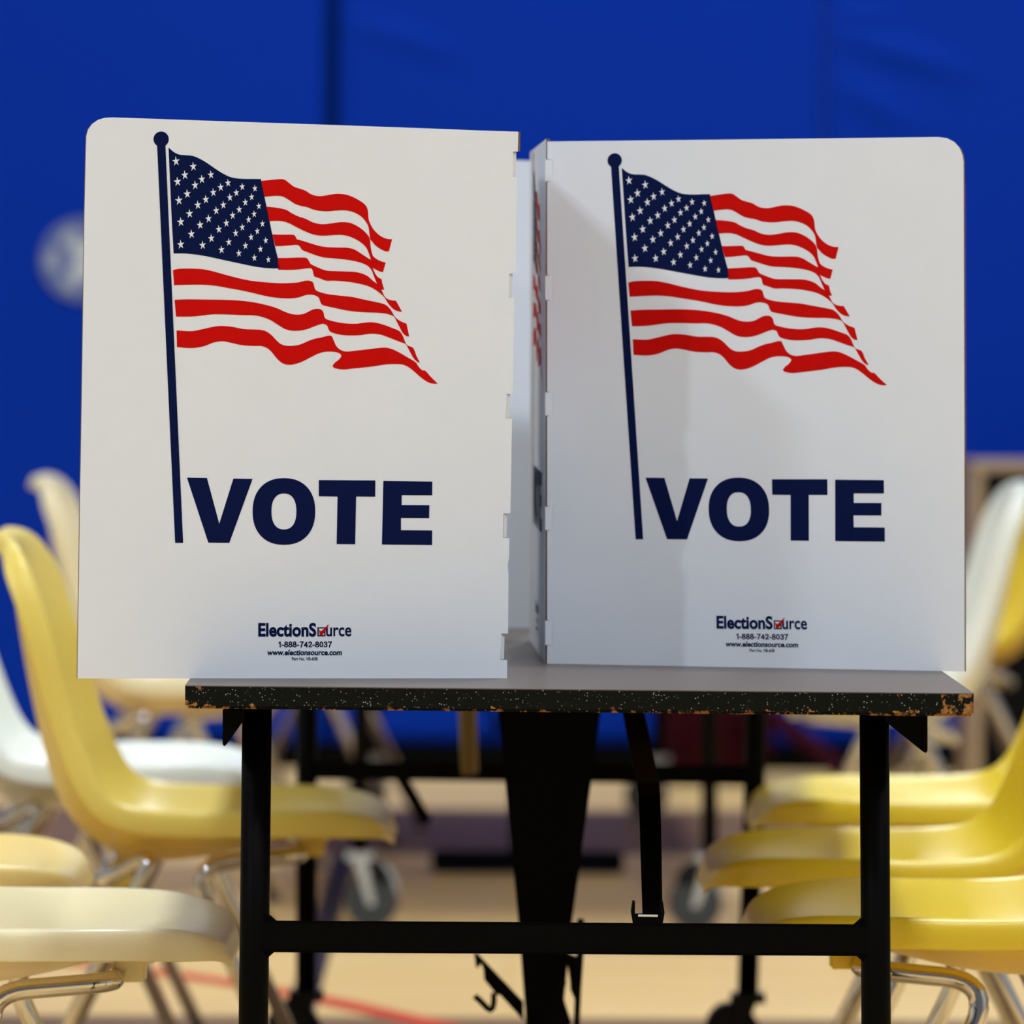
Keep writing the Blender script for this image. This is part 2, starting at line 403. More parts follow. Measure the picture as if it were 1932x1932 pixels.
# folding strut clevised to the near crossbar
b = BM()
sp_ = [(1176, 1248, 6.98, 0.0124), (1195, 1343, 6.85, 0.0122), (1205, 1395, 6.72, 0.0120), (1223, 1476, 6.36, 0.0112), (1225, 1500, 6.32, 0.0110), (1227, 1560, 6.28, 0.0108), (1231, 1726, 6.125, 0.0098)]
prev = None
pr_ = []
for (x, y, Y, h) in sp_:
    c = P(x, y, Y); pr_.append([b.verts.new(c+Vector((sx*h, sy*0.006, 0))) for sx, sy in ((-1, -1), (1, -1), (1, 1), (-1, 1))])
for r0, r1 in zip(pr_, pr_[1:]):
    for k in range(4): b.faces.new((r0[k], r0[(k+1) % 4], r1[(k+1) % 4], r1[k]))
b.faces.new(pr_[0][::-1]); b.faces.new(pr_[-1])
st = link('strut', b, M['black'], table)
b = BM()
for (x0, x1) in ((1190.5, 1198), (1246, 1254)):
    c = 1 if x0 < 1220 else -1
    prism(b, [P(x0 if c > 0 else x1, 1722, 6.11), P((x0+3) if c > 0 else (x1-3), 1702, 6.11), P(x1 if c > 0 else x0, 1702, 6.11), P(x1 if c > 0 else x0, 1745, 6.11), P((x0+4) if c > 0 else (x1-4), 1745, 6.11)], Vector((0, 0.02, 0)))
prism(b, [P(1197, 1724, 6.112), P(1248, 1724, 6.112), P(1248, 1746, 6.112), P(1197, 1746, 6.112)], Vector((0, 0.004, 0)))
link('clevis', b, M['black'], st)
b = BM(); tube(b, [P(1204, 1727.5, 6.11), P(1241, 1728, 6.11)], 0.0012, 8); link('clevis_pin', b, M['zinc'], st)
b = BM(); tube(b, [P(880, 1156, 8.2), P(882, 1335, 8.2), P(886, 1455, 8.2), P(887, 1462, 8.2)], [0.0125, 0.0125, 0.0115, 0.009], 12); link('support_rod', b, M['brass'], table, True)
b = BM(); tube(b, [P(745, 1446, 8.72), P(806, 1552, 8.72)], 0.009, 10); link('brace', b, M['black'], table, True)
# second table behind
t2 = copy_tree(table); t2.location = tc0 + Vector((-0.012, 4.86, 0))
for ch in t2.children:
    if ch.name.startswith('caster'): ch.material_slots[0].link = 'OBJECT'; ch.material_slots[0].material = M['zinc']
t2['label'] = 'second folding table farther back on casters, seen only beneath the front table'

# ------------------------------------------------------------------ printed artwork (traced in photograph pixels of the left panel)
def q1(x, y): return (140+x/4.025, 200+y/4.025)
def q2(x, y): return (480+x/4.026, 280+y/4.025)
def q3(x, y): return (300+x/3.45, 860+y/3.45)
def smooth(pts, n=4, ang=48):
    P_ = [Vector(p) for p in pts]; N_ = len(P_); out = []
    cr = []
    for i in range(N_):
        a, b_, c = P_[i-1], P_[i], P_[(i+1) % N_]
        u, v = (b_-a), (c-b_)
        cr.append(u.length < 1e-6 or v.length < 1e-6 or math.degrees(u.angle(v)) > ang)
    for i in range(N_):
        p0, p1, p2, p3 = P_[i-1], P_[i], P_[(i+1) % N_], P_[(i+2) % N_]
        L_ = (p2-p1).length
        if L_ < 1e-6: continue
        m1 = (p2-p1) if cr[i] else (p2-p0).normalized()*L_
        m2 = (p2-p1) if cr[(i+1) % N_] else (p3-p1).normalized()*L_
        for k in range(n):
            t = k/n
            out.append(p1*(2*t**3-3*t*t+1) + m1*(t**3-2*t*t+t) + p2*(-2*t**3+3*t*t) + m2*(t**3-t*t))
    return [(p.x, p.y) for p in out]
canton = smooth([q1(*p) for p in ((716, 315), (760, 352), (800, 369), (850, 374), (900, 379), (950, 399), (1000, 427), (1070, 475), (1130, 513), (1185, 539), (1240, 550), (1300, 554), (1360, 554), (1417, 555), (1445, 690), (1480, 860), (1520, 1050), (1550, 1170), (1566, 1229), (1540, 1233), (1460, 1230), (1380, 1220), (1280, 1200), (1150, 1172), (1000, 1140), (900, 1125), (820, 1119), (755, 1120), (740, 850), (728, 580))])
stars = [(772, 418), (903, 458), (1037, 521), (1167, 583), (1275, 611), (1371, 624), (839, 523), (968, 555), (1111, 616), (1230, 657), (1346, 689),
         (783, 573), (917, 600), (1055, 655), (1181, 693), (1298, 730), (1401, 758), (857, 666), (998, 708), (1131, 750), (1252, 785), (1365, 819),
         (794, 716), (937, 750), (1077, 793), (1202, 829), (1323, 862), (1428, 892), (875, 816), (1019, 854), (1154, 888), (1275, 919), (1389, 949),
         (808, 879), (955, 902), (1097, 935), (1225, 964), (1342, 994), (1453, 1020), (889, 971), (1040, 1003), (1173, 1032), (1299, 1059), (1413, 1085),
         (808, 1050), (974, 1055), (1117, 1090), (1249, 1117), (1367, 1151), (1473, 1164)]
def star(cx, cy):
    f = 1-(cx-772)/700*0.35; rx, ry = 31*f*0.97, 39*(1-(cx-772)/700*0.28)
    pts = []
    for k in range(10):
        a = -math.pi/2 + k*math.pi/5 - 0.10; s = 1 if k % 2 == 0 else 0.36
        pts.append(q1(cx+rx*s*math.cos(a)+1, cy+ry*s*math.sin(a)+2))
    return pts
A1 = lambda pts: [q1(*p) for p in pts]
A2 = lambda pts: [q2(*p) for p in pts]
stripes = [
 A2([(50, 247), (120, 240), (180, 234), (225, 236), (255, 256), (300, 290), (340, 304), (385, 320), (430, 348), (470, 360), (510, 362), (560, 354), (610, 346), (650, 345), (700, 352), (745, 368), (800, 397), (840, 427), (860, 465), (868, 540), (881, 575), (905, 615), (940, 652), (975, 675), (1010, 687), (1046, 690), (1022, 781), (1000, 782), (960, 765), (920, 737), (895, 708), (880, 690), (874, 650), (867, 600), (855, 570), (820, 525), (780, 497), (730, 477), (680, 470), (620, 472), (560, 477), (500, 474), (450, 465), (400, 446), (360, 438), (310, 422), (260, 390), (220, 367), (180, 360), (130, 362), (75, 367)]),
 A2([(90, 442), (150, 448), (210, 458), (245, 468), (280, 490), (330, 515), (390, 535), (440, 560), (490, 573), (530, 575), (580, 570), (640, 561), (690, 560), (735, 568), (790, 595), (835, 630), (868, 668), (879, 700), (882, 740), (890, 785), (905, 822), (950, 852), (997, 867), (977, 940), (950, 933), (920, 918), (900, 905), (892, 875), (886, 850), (872, 805), (850, 755), (810, 715), (760, 685), (710, 665), (660, 657), (600, 658), (540, 662), (490, 661), (440, 651), (390, 632), (320, 598), (260, 567), (215, 553), (160, 550), (108, 552)]),
 A2([(135, 653), (190, 655), (250, 655), (300, 657), (312, 670), (322, 690), (370, 703), (440, 725), (500, 742), (560, 750), (640, 753), (710, 755), (760, 768), (820, 805), (865, 835), (890, 852), (899, 905), (912, 940), (935, 975), (966, 993), (970, 1020), (986, 1073), (960, 1072), (935, 1035), (905, 962), (890, 925), (870, 900), (850, 885), (810, 868), (750, 853), (680, 842), (600, 834), (530, 828), (470, 812), (410, 790), (362, 770), (345, 745), (325, 733), (280, 735), (220, 740), (158, 742)]),
 A2([(178, 832), (240, 832), (300, 830), (350, 829), (395, 832), (410, 848), (425, 875), (440, 885), (500, 912), (550, 928), (620, 932), (700, 935), (760, 938), (810, 948), (860, 970), (900, 1005), (938, 1035), (965, 1075), (985, 1118), (1005, 1140), (1035, 1152), (1075, 1157), (1121, 1240), (1100, 1238), (1070, 1228), (1045, 1210), (1018, 1180), (990, 1135), (972, 1115), (940, 1088), (900, 1062), (860, 1044), (800, 1028), (730, 1015), (660, 1008), (600, 1004), (545, 1004), (500, 988), (455, 972), (448, 955), (442, 925), (430, 910), (400, 910), (340, 918), (270, 922), (180, 921)]),
 A1([(750, 1245), (800, 1236), (900, 1235), (980, 1240), (1060, 1257), (1150, 1282), (1250, 1308), (1350, 1328)]) + A2([(100, 1018), (200, 1024), (280, 1022), (340, 1016), (385, 1005), (420, 1005), (445, 1018), (455, 1050), (465, 1075), (500, 1092), (560, 1107), (640, 1117), (740, 1128), (820, 1145), (900, 1162), (960, 1175), (1000, 1190), (1035, 1225), (1060, 1268), (1080, 1292), (1110, 1312), (1155, 1331), (1175, 1427), (1155, 1425), (1130, 1405), (1110, 1372), (1083, 1318), (1063, 1280), (1045, 1268), (1000, 1255), (940, 1248), (860, 1245), (780, 1240), (700, 1230), (620, 1213), (560, 1200), (515, 1187), (500, 1165), (490, 1135), (465, 1118), (420, 1110), (385, 1115), (340, 1130), (280, 1138), (210, 1137), (140, 1130), (60, 1115), (0, 1100)]) + A1([(1280, 1402), (1180, 1384), (1080, 1366), (980, 1357), (880, 1357), (758, 1360)]),
 A1([(762, 1472), (860, 1468), (1000, 1470), (1150, 1472), (1280, 1480)]) + A2([(0, 1170), (60, 1182), (120, 1197), (180, 1217), (230, 1240), (280, 1257), (330, 1262), (375, 1256), (410, 1240), (445, 1223), (480, 1218), (510, 1226), (525, 1248), (533, 1283), (550, 1298), (600, 1313), (660, 1325), (720, 1331), (780, 1331), (830, 1324), (880, 1320), (930, 1325), (990, 1342), (1050, 1365), (1100, 1387), (1125, 1420), (1147, 1475), (1165, 1497), (1205, 1515), (1230, 1575), (1257, 1626), (1240, 1622), (1215, 1600), (1190, 1560), (1165, 1512), (1148, 1485), (1110, 1470), (1050, 1447), (980, 1420), (920, 1408), (870, 1408), (810, 1417), (740, 1420), (670, 1417), (610, 1405), (575, 1390), (562, 1370), (552, 1345), (525, 1332), (495, 1337), (450, 1353), (400, 1372), (340, 1384), (280, 1383), (230, 1370), (180, 1340), (120, 1303), (60, 1280), (0, 1268)]) + A1([(1280, 1588), (1150, 1582), (1050, 1582), (960, 1592), (880, 1599), (773, 1599)]),
 A1([(777, 1704), (890, 1710), (950, 1700), (1050, 1678), (1110, 1670), (1200, 1677), (1290, 1694)]) + A2([(0, 1375), (50, 1378), (90, 1390), (130, 1418), (165, 1455), (200, 1485), (240, 1498), (300, 1498), (350, 1488), (410, 1462), (460, 1445), (510, 1435), (570, 1421), (590, 1428), (605, 1465), (625, 1505), (660, 1533), (700, 1543), (760, 1537), (840, 1528), (920, 1518), (990, 1513), (1040, 1522), (1100, 1550), (1160, 1585), (1225, 1625), (1245, 1655), (1275, 1685), (1297, 1688), (1340, 1735), (1393, 1787), (1350, 1785), (1310, 1770), (1260, 1735), (1215, 1695), (1170, 1660), (1130, 1642), (1080, 1637), (1000, 1640), (900, 1655), (820, 1664), (740, 1672), (680, 1678), (630, 1673), (600, 1662), (593, 1650), (610, 1628), (640, 1605), (660, 1580), (655, 1563), (625, 1548), (590, 1543), (530, 1545), (480, 1560), (420, 1590), (360, 1620), (310, 1637), (260, 1643), (215, 1632), (175, 1600), (130, 1545), (95, 1515), (50, 1500), (0, 1500)]) + A1([(1270, 1815), (1180, 1795), (1120, 1786), (1060, 1795), (980, 1825), (890, 1838), (780, 1830)]),
]
stripes = [smooth(s) for s in stripes]
pole = [(296.3, 272), (312, 272), (330.2, 680), (345.5, 1024), (330.4, 1024), (314.7, 680)]
ballc = [(304+14.5*math.cos(k*math.pi/18), 262.6+14.5*math.sin(k*math.pi/18)) for k in range(36)]
letters = [[q3(*p) for p in s] for s in (
    ((182, 142), (312, 144), (392, 442), (484, 148), (609, 150), (458, 566), (321, 565)),
    ((1040, 158), (1408, 160), (1407, 266), (1283, 265), (1277, 575), (1156, 574), (1162, 265), (1040, 263)),
    ((1460, 163), (1779, 168), (1778, 257), (1580, 256), (1579, 320), (1760, 321), (1758, 405), (1575, 404), (1575, 484), (1778, 486), (1777, 580), (1451, 577)))]
def sup(cx, cy, a, b_, e, n=48):
    out = []
    for k in range(n):
        t = 2*math.pi*k/n; c, s = math.cos(t), math.sin(t)
        out.append(q3(cx+a*math.copysign(abs(c)**(2/e), c), cy+b_*math.copysign(abs(s)**(2/e), s)))
    return out
O_out, O_in = sup(813, 362, 204, 217, 2.25), sup(813, 362, 81, 117, 2.35)
def text_tris(s, bold, shear=0):
    cu = bpy.data.curves.new('t', 'FONT'); cu.body = s; cu.size = 1; cu.offset = bold; cu.shear = shear; cu.fill_mode = 'FRONT'; cu.resolution_u = 5
    ob = bpy.data.objects.new('t', cu); C.objects.link(ob)
    dg = bpy.context.evaluated_depsgraph_get(); dg.update()
    me = bpy.data.meshes.new_from_object(ob.evaluated_get(dg))
    vs = [(v.co.x, v.co.y) for v in me.vertices]; fs = [tuple(p.vertices) for p in me.polygons]
    bpy.data.objects.remove(ob, do_unlink=True); bpy.data.curves.remove(cu); bpy.data.meshes.remove(me)
    return vs, fs
def fit(tf, x0, x1, ytop, ybase, caph=None):
    vs, fs = tf
    xa, xb = min(v[0] for v in vs), max(v[0] for v in vs)
    yb = caph if caph else max(v[1] for v in vs)
    return [(x0+(v[0]-xa)/(xb-xa)*(x1-x0), ybase-v[1]/yb*(ybase-ytop)) for v in vs], fs
def q6(x, y): return (470+x/9.2, 1160+y/9.2)
CAP = max(v[1] for v in text_tris('E', 0)[0])
small = []
for (s, bold, sh, xa, xb, yt, ybs) in (('ElectionS', 0.034, 0, 158, 1165, 152, 366), ('urce', 0.018, 0, 1335, 1775, 152, 366),
                                       ('www.electionsource.com', 0.032, 0.12, 315, 1610, 606, 696),
                                       ('Part No. VB-60B', 0.016, 0, 742, 1190, 736, 788)):
    x0, y0 = q6(xa, yt); x1, y1 = q6(xb, ybs)
    small.append(fit(text_tris(s, bold, sh), x0, x1, y0, y1, CAP))
def ell(cx, cy, a_, b_): return [(cx+a_*math.cos(k*math.pi/9), cy+b_*math.sin(k*math.pi/9)) for k in range(19)]
DIG = {'1': ([[(.08, .74), (.30, .93), (.30, 0)]], .50), '8': ([ell(.3, .725, .19, .20), ell(.3, .27, .23, .22)], .66), '7': ([[(.06, .92), (.56, .92), (.34, .5), (.22, 0)]], .66),
       '4': ([[(.43, 0), (.43, .90), (.06, .30), (.60, .30)]], .68), '2': ([[(.09, .68), (.12, .84), (.3, .92), (.48, .84), (.50, .66), (.40, .46), (.10, .08), (.56, .08)]], .66),
       '0': ([ell(.3, .5, .21, .42)], .66), '-': ([[(.04, .36), (.32, .36)]], .42),
       '3': ([[(.09, .74), (.14, .87), (.3, .92), (.48, .85), (.49, .69), (.42, .56), (.26, .53), (.45, .47), (.53, .29), (.47, .13), (.3, .07), (.12, .12), (.06, .26)]], .66)}
def stroke_text(txt, hw):
    vs, fs, x = [], [], 0.0
    for ch in txt:
        sts, adv = DIG[ch]
        for st_ in sts:
            for (p, q) in zip(st_, st_[1:]):
                p, q = Vector(p), Vector(q); d = (q-p).normalized()*hw; n = Vector((-d.y, d.x)); k = len(vs)
                for c in (p-d*.5-n, q+d*.5-n, q+d*.5+n, p-d*.5+n): vs.append((c.x+x, c.y))
                fs.append((k, k+1, k+2, k+3))
        x += adv
    return vs, fs
_x0, _y0 = q6(505, 462); _x1, _y1 = q6(1440, 562)
small.append(fit(stroke_text('1-888-742-8037', 0.088), _x0, _x1, _y0, _y1, 1.0))
chk_sq = [q6(*p) for p in ((1185, 215), (1325, 215), (1325, 372), (1185, 372))]
chk_in = [q6(*p) for p in ((1208, 238), (1302, 238), (1302, 350), (1208, 350))]
chk = [q6(*p) for p in ((1210, 250), (1245, 285), (1290, 250), (1372, 165), (1380, 180), (1318, 290), (1270, 350), (1225, 345), (1215, 300))]

def art(panel, mp, eps):
    """print meshes as sub-parts of one panel; mp(px, py, lift) gives a point on the panel face"""
    def poly(b, pts, mi=0, k=1.0):
        f = b.faces.new([b.verts.new(mp(x, y, eps*k)) for x, y in pts]); f.material_index = mi
    b = BM(); poly(b, pole, 0, 1.2); poly(b, ballc, 0, 1.0); poly(b, canton)
    for s in stars: poly(b, star(*s), 2, 2.2)
    for s in stripes: poly(b, s, 1)
    link('flag_print', b, [M['navy'], M['red'], M['paper']], panel)
    b = BM()
    for l in letters: poly(b, l)
    vo = [b.verts.new(mp(x, y, eps)) for x, y in O_out]; vi = [b.verts.new(mp(x, y, eps)) for x, y in O_in]
    for k in range(len(vo)):
        j = (k+1) % len(vo); b.faces.new((vo[k], vo[j], vi[j], vi[k]))
    link('vote_lettering', b, M['navy'], panel)
    b = BM()
    for vs, fs in small:
        vv = [b.verts.new(mp(x, y, eps)) for x, y in vs]
        for f in fs:
            try: b.faces.new([vv[i] for i in f])
            except ValueError: pass
    poly(b, chk_sq); poly(b, chk_in, 2, 1.7); poly(b, chk, 1, 2.4)
    link('small_lettering', b, [M['navy'], M['red'], M['paper']], panel)

# homography left-panel pixels -> right-panel pixels
pairs = [((304, 262.6), (1160.2, 302.3)), ((317.9, 278.3), (1173.4, 316.4)), ((492, 337.9), (1338.3, 365.7)), ((528.8, 505.6), (1376.1, 526.6)),
         ((327.6, 478.3), (1185.4, 504.7)), ((739.8, 451.4), (1583.2, 466.2)), ((826, 723.9), (1674.5, 726.2)), ((333.8, 654.7), (1197.2, 668.3)),
         ((338, 1024), (1206, 1016.5)), ((352.8, 901.2), (1218, 901.5)), ((815, 1028.1), (1669.3, 1021.2)), ((815.7, 908.7), (1667.1, 905.4)),
         ((487, 1200), (1352.1, 1185.6)), ((662.9, 1200), (1522.5, 1187.3)), ((574.5, 1236.8), (1438, 1221.5))]
Am = []
for (x, y), (u, v) in pairs:
    x, y, u, v = x/1000, y/1000, u/1000, v/1000
    Am.append([x, y, 1, 0, 0, 0, -u*x, -u*y, -u]); Am.append([0, 0, 0, x, y, 1, -v*x, -v*y, -v])
H = np.linalg.svd(np.array(Am))[2][-1].reshape(3, 3)
def hom(x, y):
    q = H @ np.array([x/1000, y/1000, 1.0]); return q[0]/q[2]*1000, q[1]/q[2]*1000

# ------------------------------------------------------------------ voting screens
PT = 0.004
def plane_of(p, q):
    d = (q-p); d.z = 0; d.normalize(); n = Vector((d.y, -d.x, 0))   # n faces the camera side
    return p, d, n
# --- left screen
a, c = PZ(146, 1280.5, ZT), PZ(956.5, 1280.5, ZT)
p0L, dL, nL = plane_of(a, c)
def mL(x, y, e=0): return PPl(x, y, p0L, nL) + nL*e
left = thing('voting_screen', c, 'left white cardboard voting screen with flag print, overhanging the left table edge', 'voting screen', 'white voting screens')
outl = [(146, 1280), (147, 1200), (149, 1090), (150.5, 960), (152.5, 860), (155.4, 680), (159.4, 400), (162.3, 272), (163, 256), (166.5, 244), (174, 233.5), (185, 226), (198, 222.3), (212, 221.5),
        (400, 228), (620, 235.5), (800, 242), (900, 246), (978, 248.5), (977, 286), (968, 286.5), (967, 334), (976, 335), (973, 515), (961, 515.5), (959.5, 562), (970, 562.5), (967.5, 742), (956, 742.5), (954, 790), (966, 790.5),
        (963, 968), (950, 968.5), (949, 1015), (961, 1015.5), (960.5, 1052), (957.5, 1066), (959.5, 1082), (958.5, 1195), (946, 1195.5), (944, 1245), (957, 1245.5), (956.5, 1280)]
b = BM(); prism(b, [mL(x, y) for x, y in outl], -nL*PT, 1, 0, 0)
side = link('side_panel', b, [M['paper'], M['kraft']], left)
art(side, mL, 0.0003)
def cut_edge(panel, mp, pts, dx, n):
    b = BM(); prism(b, [mp(x, y) for x, y in pts] + [mp(x+dx, y) for x, y in pts[::-1]], -n*PT); return link('cut_edge', b, M['kraft'], panel)
cut_edge(side, mL, outl[:11], -1.1, nL)
b = BM(); prism(b, [mL(977.3, 285.5, -0.0008), mL(981.5, 285.5, -0.0008), mL(982, 249, -0.0008), mL(978, 249, -0.0008)], -nL*0.003); link('fold_edge', b, M['kraft'], left)
# back panel of the left screen runs away from the camera behind the fold
bd = ax
def back_quad(p_near_base, p_near_top, p_far_base, p_far_top, nrm, th):
    b = BM(); prism(b, [p_near_base, p_far_base, p_far_top, p_near_top], -nrm*th, 1, 0, 0); return b
nbL, ntL = mL(946, 1280), mL(968, 249)
LB = 0.49
nrmL = Vector((ax.y, -ax.x, 0))
fbL, ftL = nbL+ax*LB, ntL+ax*LB
o_ = -nL*0.001 - dL*0.004
b = back_quad(nbL+o_, ntL+o_, fbL+o_, ftL+o_, nrmL, PT)
lb = link('back_panel', b, [M['paper'], M['kraft']], left)
for (y0, y1) in ((286, 334.5), (515, 562), (742, 790), (968, 1015), (1195, 1245)):
    xe0, xe1 = (968, 967) if y0 == 286 else (961-(y0-515)/680*15, 959.5-(y0-515)/680*15)
    q = [mL(xe1, y1-1, -0.0006), mL(xe1+7, y1-1, -0.004), mL(xe0+7, y0+1, -0.004), mL(xe0, y0+1, -0.0006)]
    b = BM(); prism(b, q, -nL*0.002); link('fold_tab', b, M['paper'], left)
def mLB(x, y, e=0):
    u = 0.11+(826-x)*(6.19/FPX)*0.0 + (x-318)*(6.19/FPX); hgt = (1280-y)*(6.19/FPX)
    t = hgt/0.547
    near = nbL.lerp(ntL, t); return near + ax*(LB-0.06-u+0.0) + nrmL*e + o_ if False else near + ax*(0.06+u-0.05) + nrmL*e + o_
art(lb, mLB, 0.0005)
# far wing of the left screen
wv = Vector((-1, 0.10, 0)).normalized()
b = BM(); prism(b, [fbL+o_, fbL+o_+wv*0.43, fbL+o_+wv*0.43+Vector((0, 0, 0.50)), fbL+o_+wv*0.40+Vector((0, 0, 0.547)), ftL+o_], Vector((0, PT, 0)), 1, 0, 0)
link('side_panel', b, [M['paper'], M['kraft']], left)
# --- right screen
a, c = PZ(1031, 1252, ZT), PZ(1820, 1267.3, ZT)
p0R, dR, nR = plane_of(a, c)
def mRp(x, y, e=0): return PPl(x, y, p0R, nR) + nR*e
def mR(x, y, e=0): return mRp(*hom(x, y), e)
right = thing('voting_screen', a, 'right white cardboard voting screen with flag print, standing on the right table half', 'voting screen', 'white voting screens')
outr = [(1032, 1252), (1820, 1267), (1819.5, 800), (1818, 306), (1816, 292), (1810, 278.5), (1800, 267.5), (1786, 260.5), (1770, 258.5), (1400, 263), (1032.5, 267)]
tabsR = ((300, 343), (519, 567), (739, 785), (955, 1001), (1170, 1218))
for (y0, y1) in tabsR:
    outr += [(1032.3, y0), (1043, y0+0.5), (1043, y1-0.5), (1032.3, y1)]
b = BM(); prism(b, [mRp(x, y) for x, y in outr], -nR*PT, 1, 0, 0)
sideR = link('side_panel', b, [M['paper'], M['kraft']], right)
art(sideR, mR, 0.0003)
cut_edge(sideR, mRp, outr[1:6], 1.2, nR)
for (y0, y1) in tabsR:
    b = BM(); prism(b, [mRp(1043.5, y1-1, -0.0004), mRp(1043.5, y0+1, -0.0004), mRp(1029.2, y0+1, 0.0008), mRp(1029.2, y1-1, 0.0008)], -nR*0.0014)
    link('fold_tab', b, M['paper'], right)
nb, fbp = PZ(1030, 1253, ZT), PZ(999, 1208.5, ZT)
dB = (fbp-nb); dB.z = 0; LR = dB.length; dB.normalize()
nB = Vector((-dB.y, dB.x, 0))                       # outer face, towards the left screen
hR = 0.546
nb = a - dR*0.001 + dB*0.0045; dB = (fbp-nb); dB.z = 0; LR = dB.length; dB.normalize(); nB = Vector((-dB.y, dB.x, 0))
topn = PPl(1033, 267, nb, nB if abs(nB.dot(fwd)) > 0.0 else nR); hR = topn.z-ZT if 0.4 < topn.z-ZT < 0.7 else hR
lean = Vector((mRp(1032.5, 267).x-a.x, 0, 0))
ntp, ftp = nb+Vector((0, 0, 0.545))+lean, fbp+Vector((0, 0, 0.545))+lean
b = back_quad(nb, ntp, fbp, ftp, nB, PT)
rb = link('back_panel', b, [M['paper'], M['kraft']], right)
def mRB(x, y, e=0):
    u = LR-0.11-(x-318)*(6.19/FPX); t = (1280-y)*(6.19/FPX)/0.545
    return (nb.lerp(ntp, t)) + dB*u + nB*e
art(rb, mRB, 0.0006)
wv = Vector((1, 0.03, 0)).normalized()
b = BM(); prism(b, [fbp+wv*0.004, fbp+wv*0.43, fbp+wv*0.43+Vector((0, 0, 0.50)), fbp+wv*0.40+Vector((0, 0, 0.545)), ftp+wv*0.004], Vector((0, PT, 0)), 1, 0, 0)
link('side_panel', b, [M['paper'], M['kraft']], right)
# --- the pair farther down the table
l2 = copy_tree(left); l2.location = left.location + Vector((0.040, 1.06, 0))
l2['label'] = 'rear voting screen seen as a white strip in the gap between the front two'
r2 = copy_tree(right); r2.location = right.location + Vector((0.073, 1.02, 0))
r2['label'] = 'rear voting screen whose rounded edge shows just right of the front right screen'

# ------------------------------------------------------------------ shell chairs
prof = [(.500, -.031, .105, .002), (.495, -.022, .145, .004), (.478, -.011, .174, .009), (.446, -.003, .199, .020), (.40, 0, .224, .042), (.34, 0, .234, .060), (.27, -.001, .237, .076),
        (.21, 0, .236, .085), (.17, .004, .234, .087), (.147, .016, .231, .084), (.13, .042, .227, .079), (.115, .078, .222, .073), (.098, .125, .217, .067), (.083, .175, .214, .062),
        (.068, .23, .212, .057), (.052, .28, .206, .049), (.036, .315, .194, .037), (.022, .335, .172, .024), (.008, .347, .138, .010), (-.008, .351, .090, .003)]
vs_ = [-1, -.93, -.8, -.6, -.32, 0, .32, .6, .8, .93, 1]
ZS = 0.44
def shell_bm():
    b = BM(); n = len(prof); grid = []; info = []
    for i, (x, z, w_, d) in enumerate(prof):
        x0, z0 = prof[max(i-1, 0)][:2]; x1, z1 = prof[min(i+1, n-1)][:2]
        T = Vector((x1-x0, 0, z1-z0)).normalized(); Nn = Vector((T.z, 0, -T.x)); info.append((T, Nn))
        grid.append([b.verts.new(Vector((x-0.25, w_*v, z+ZS)) - Nn*d*(1-abs(v)**2.0)) for v in vs_])
    for i in range(n-1):
        for k in range(len(vs_)-1): b.faces.new((grid[i][k], grid[i+1][k], grid[i+1][k+1], grid[i][k+1]))
    K = len(vs_)
    loop = [(0, k) for k in range(K)] + [(i, K-1) for i in range(1, n)] + [(n-1, k) for k in range(K-2, -1, -1)] + [(i, 0) for i in range(n-2, 0, -1)]
    r1, r2, r3 = [], [], []
    for (i, k) in loop:
        T, Nn = info[i]; out = Vector((0, 0, 0))
        if k == 0: out += Vector((0, -1, 0))
        if k == K-1: out += Vector((0, 1, 0))
        if i == 0: out -= T
        if i == n-1: out += T
        out.normalize(); p = grid[i][k].co
        drop = Vector((0, 0, -(.011, .018, .028, .034)[i])) if i < 4 else Nn*-(0.034 if i < n-3 else 0.024)
        r1.append(b.verts.new(p+out*0.007-Nn*0.002)); r2.append(b.verts.new(p+out*0.011+drop*0.25)); r3.append(b.verts.new(p+out*0.013+drop))
    base = [grid[i][k] for i, k in loop]; q = len(loop)
    for A_, B_ in ((base, r1), (r1, r2), (r2, r3)):
        for j in range(q): b.faces.new((A_[j], A_[(j+1) % q], B_[(j+1) % q], B_[j]))
    return b
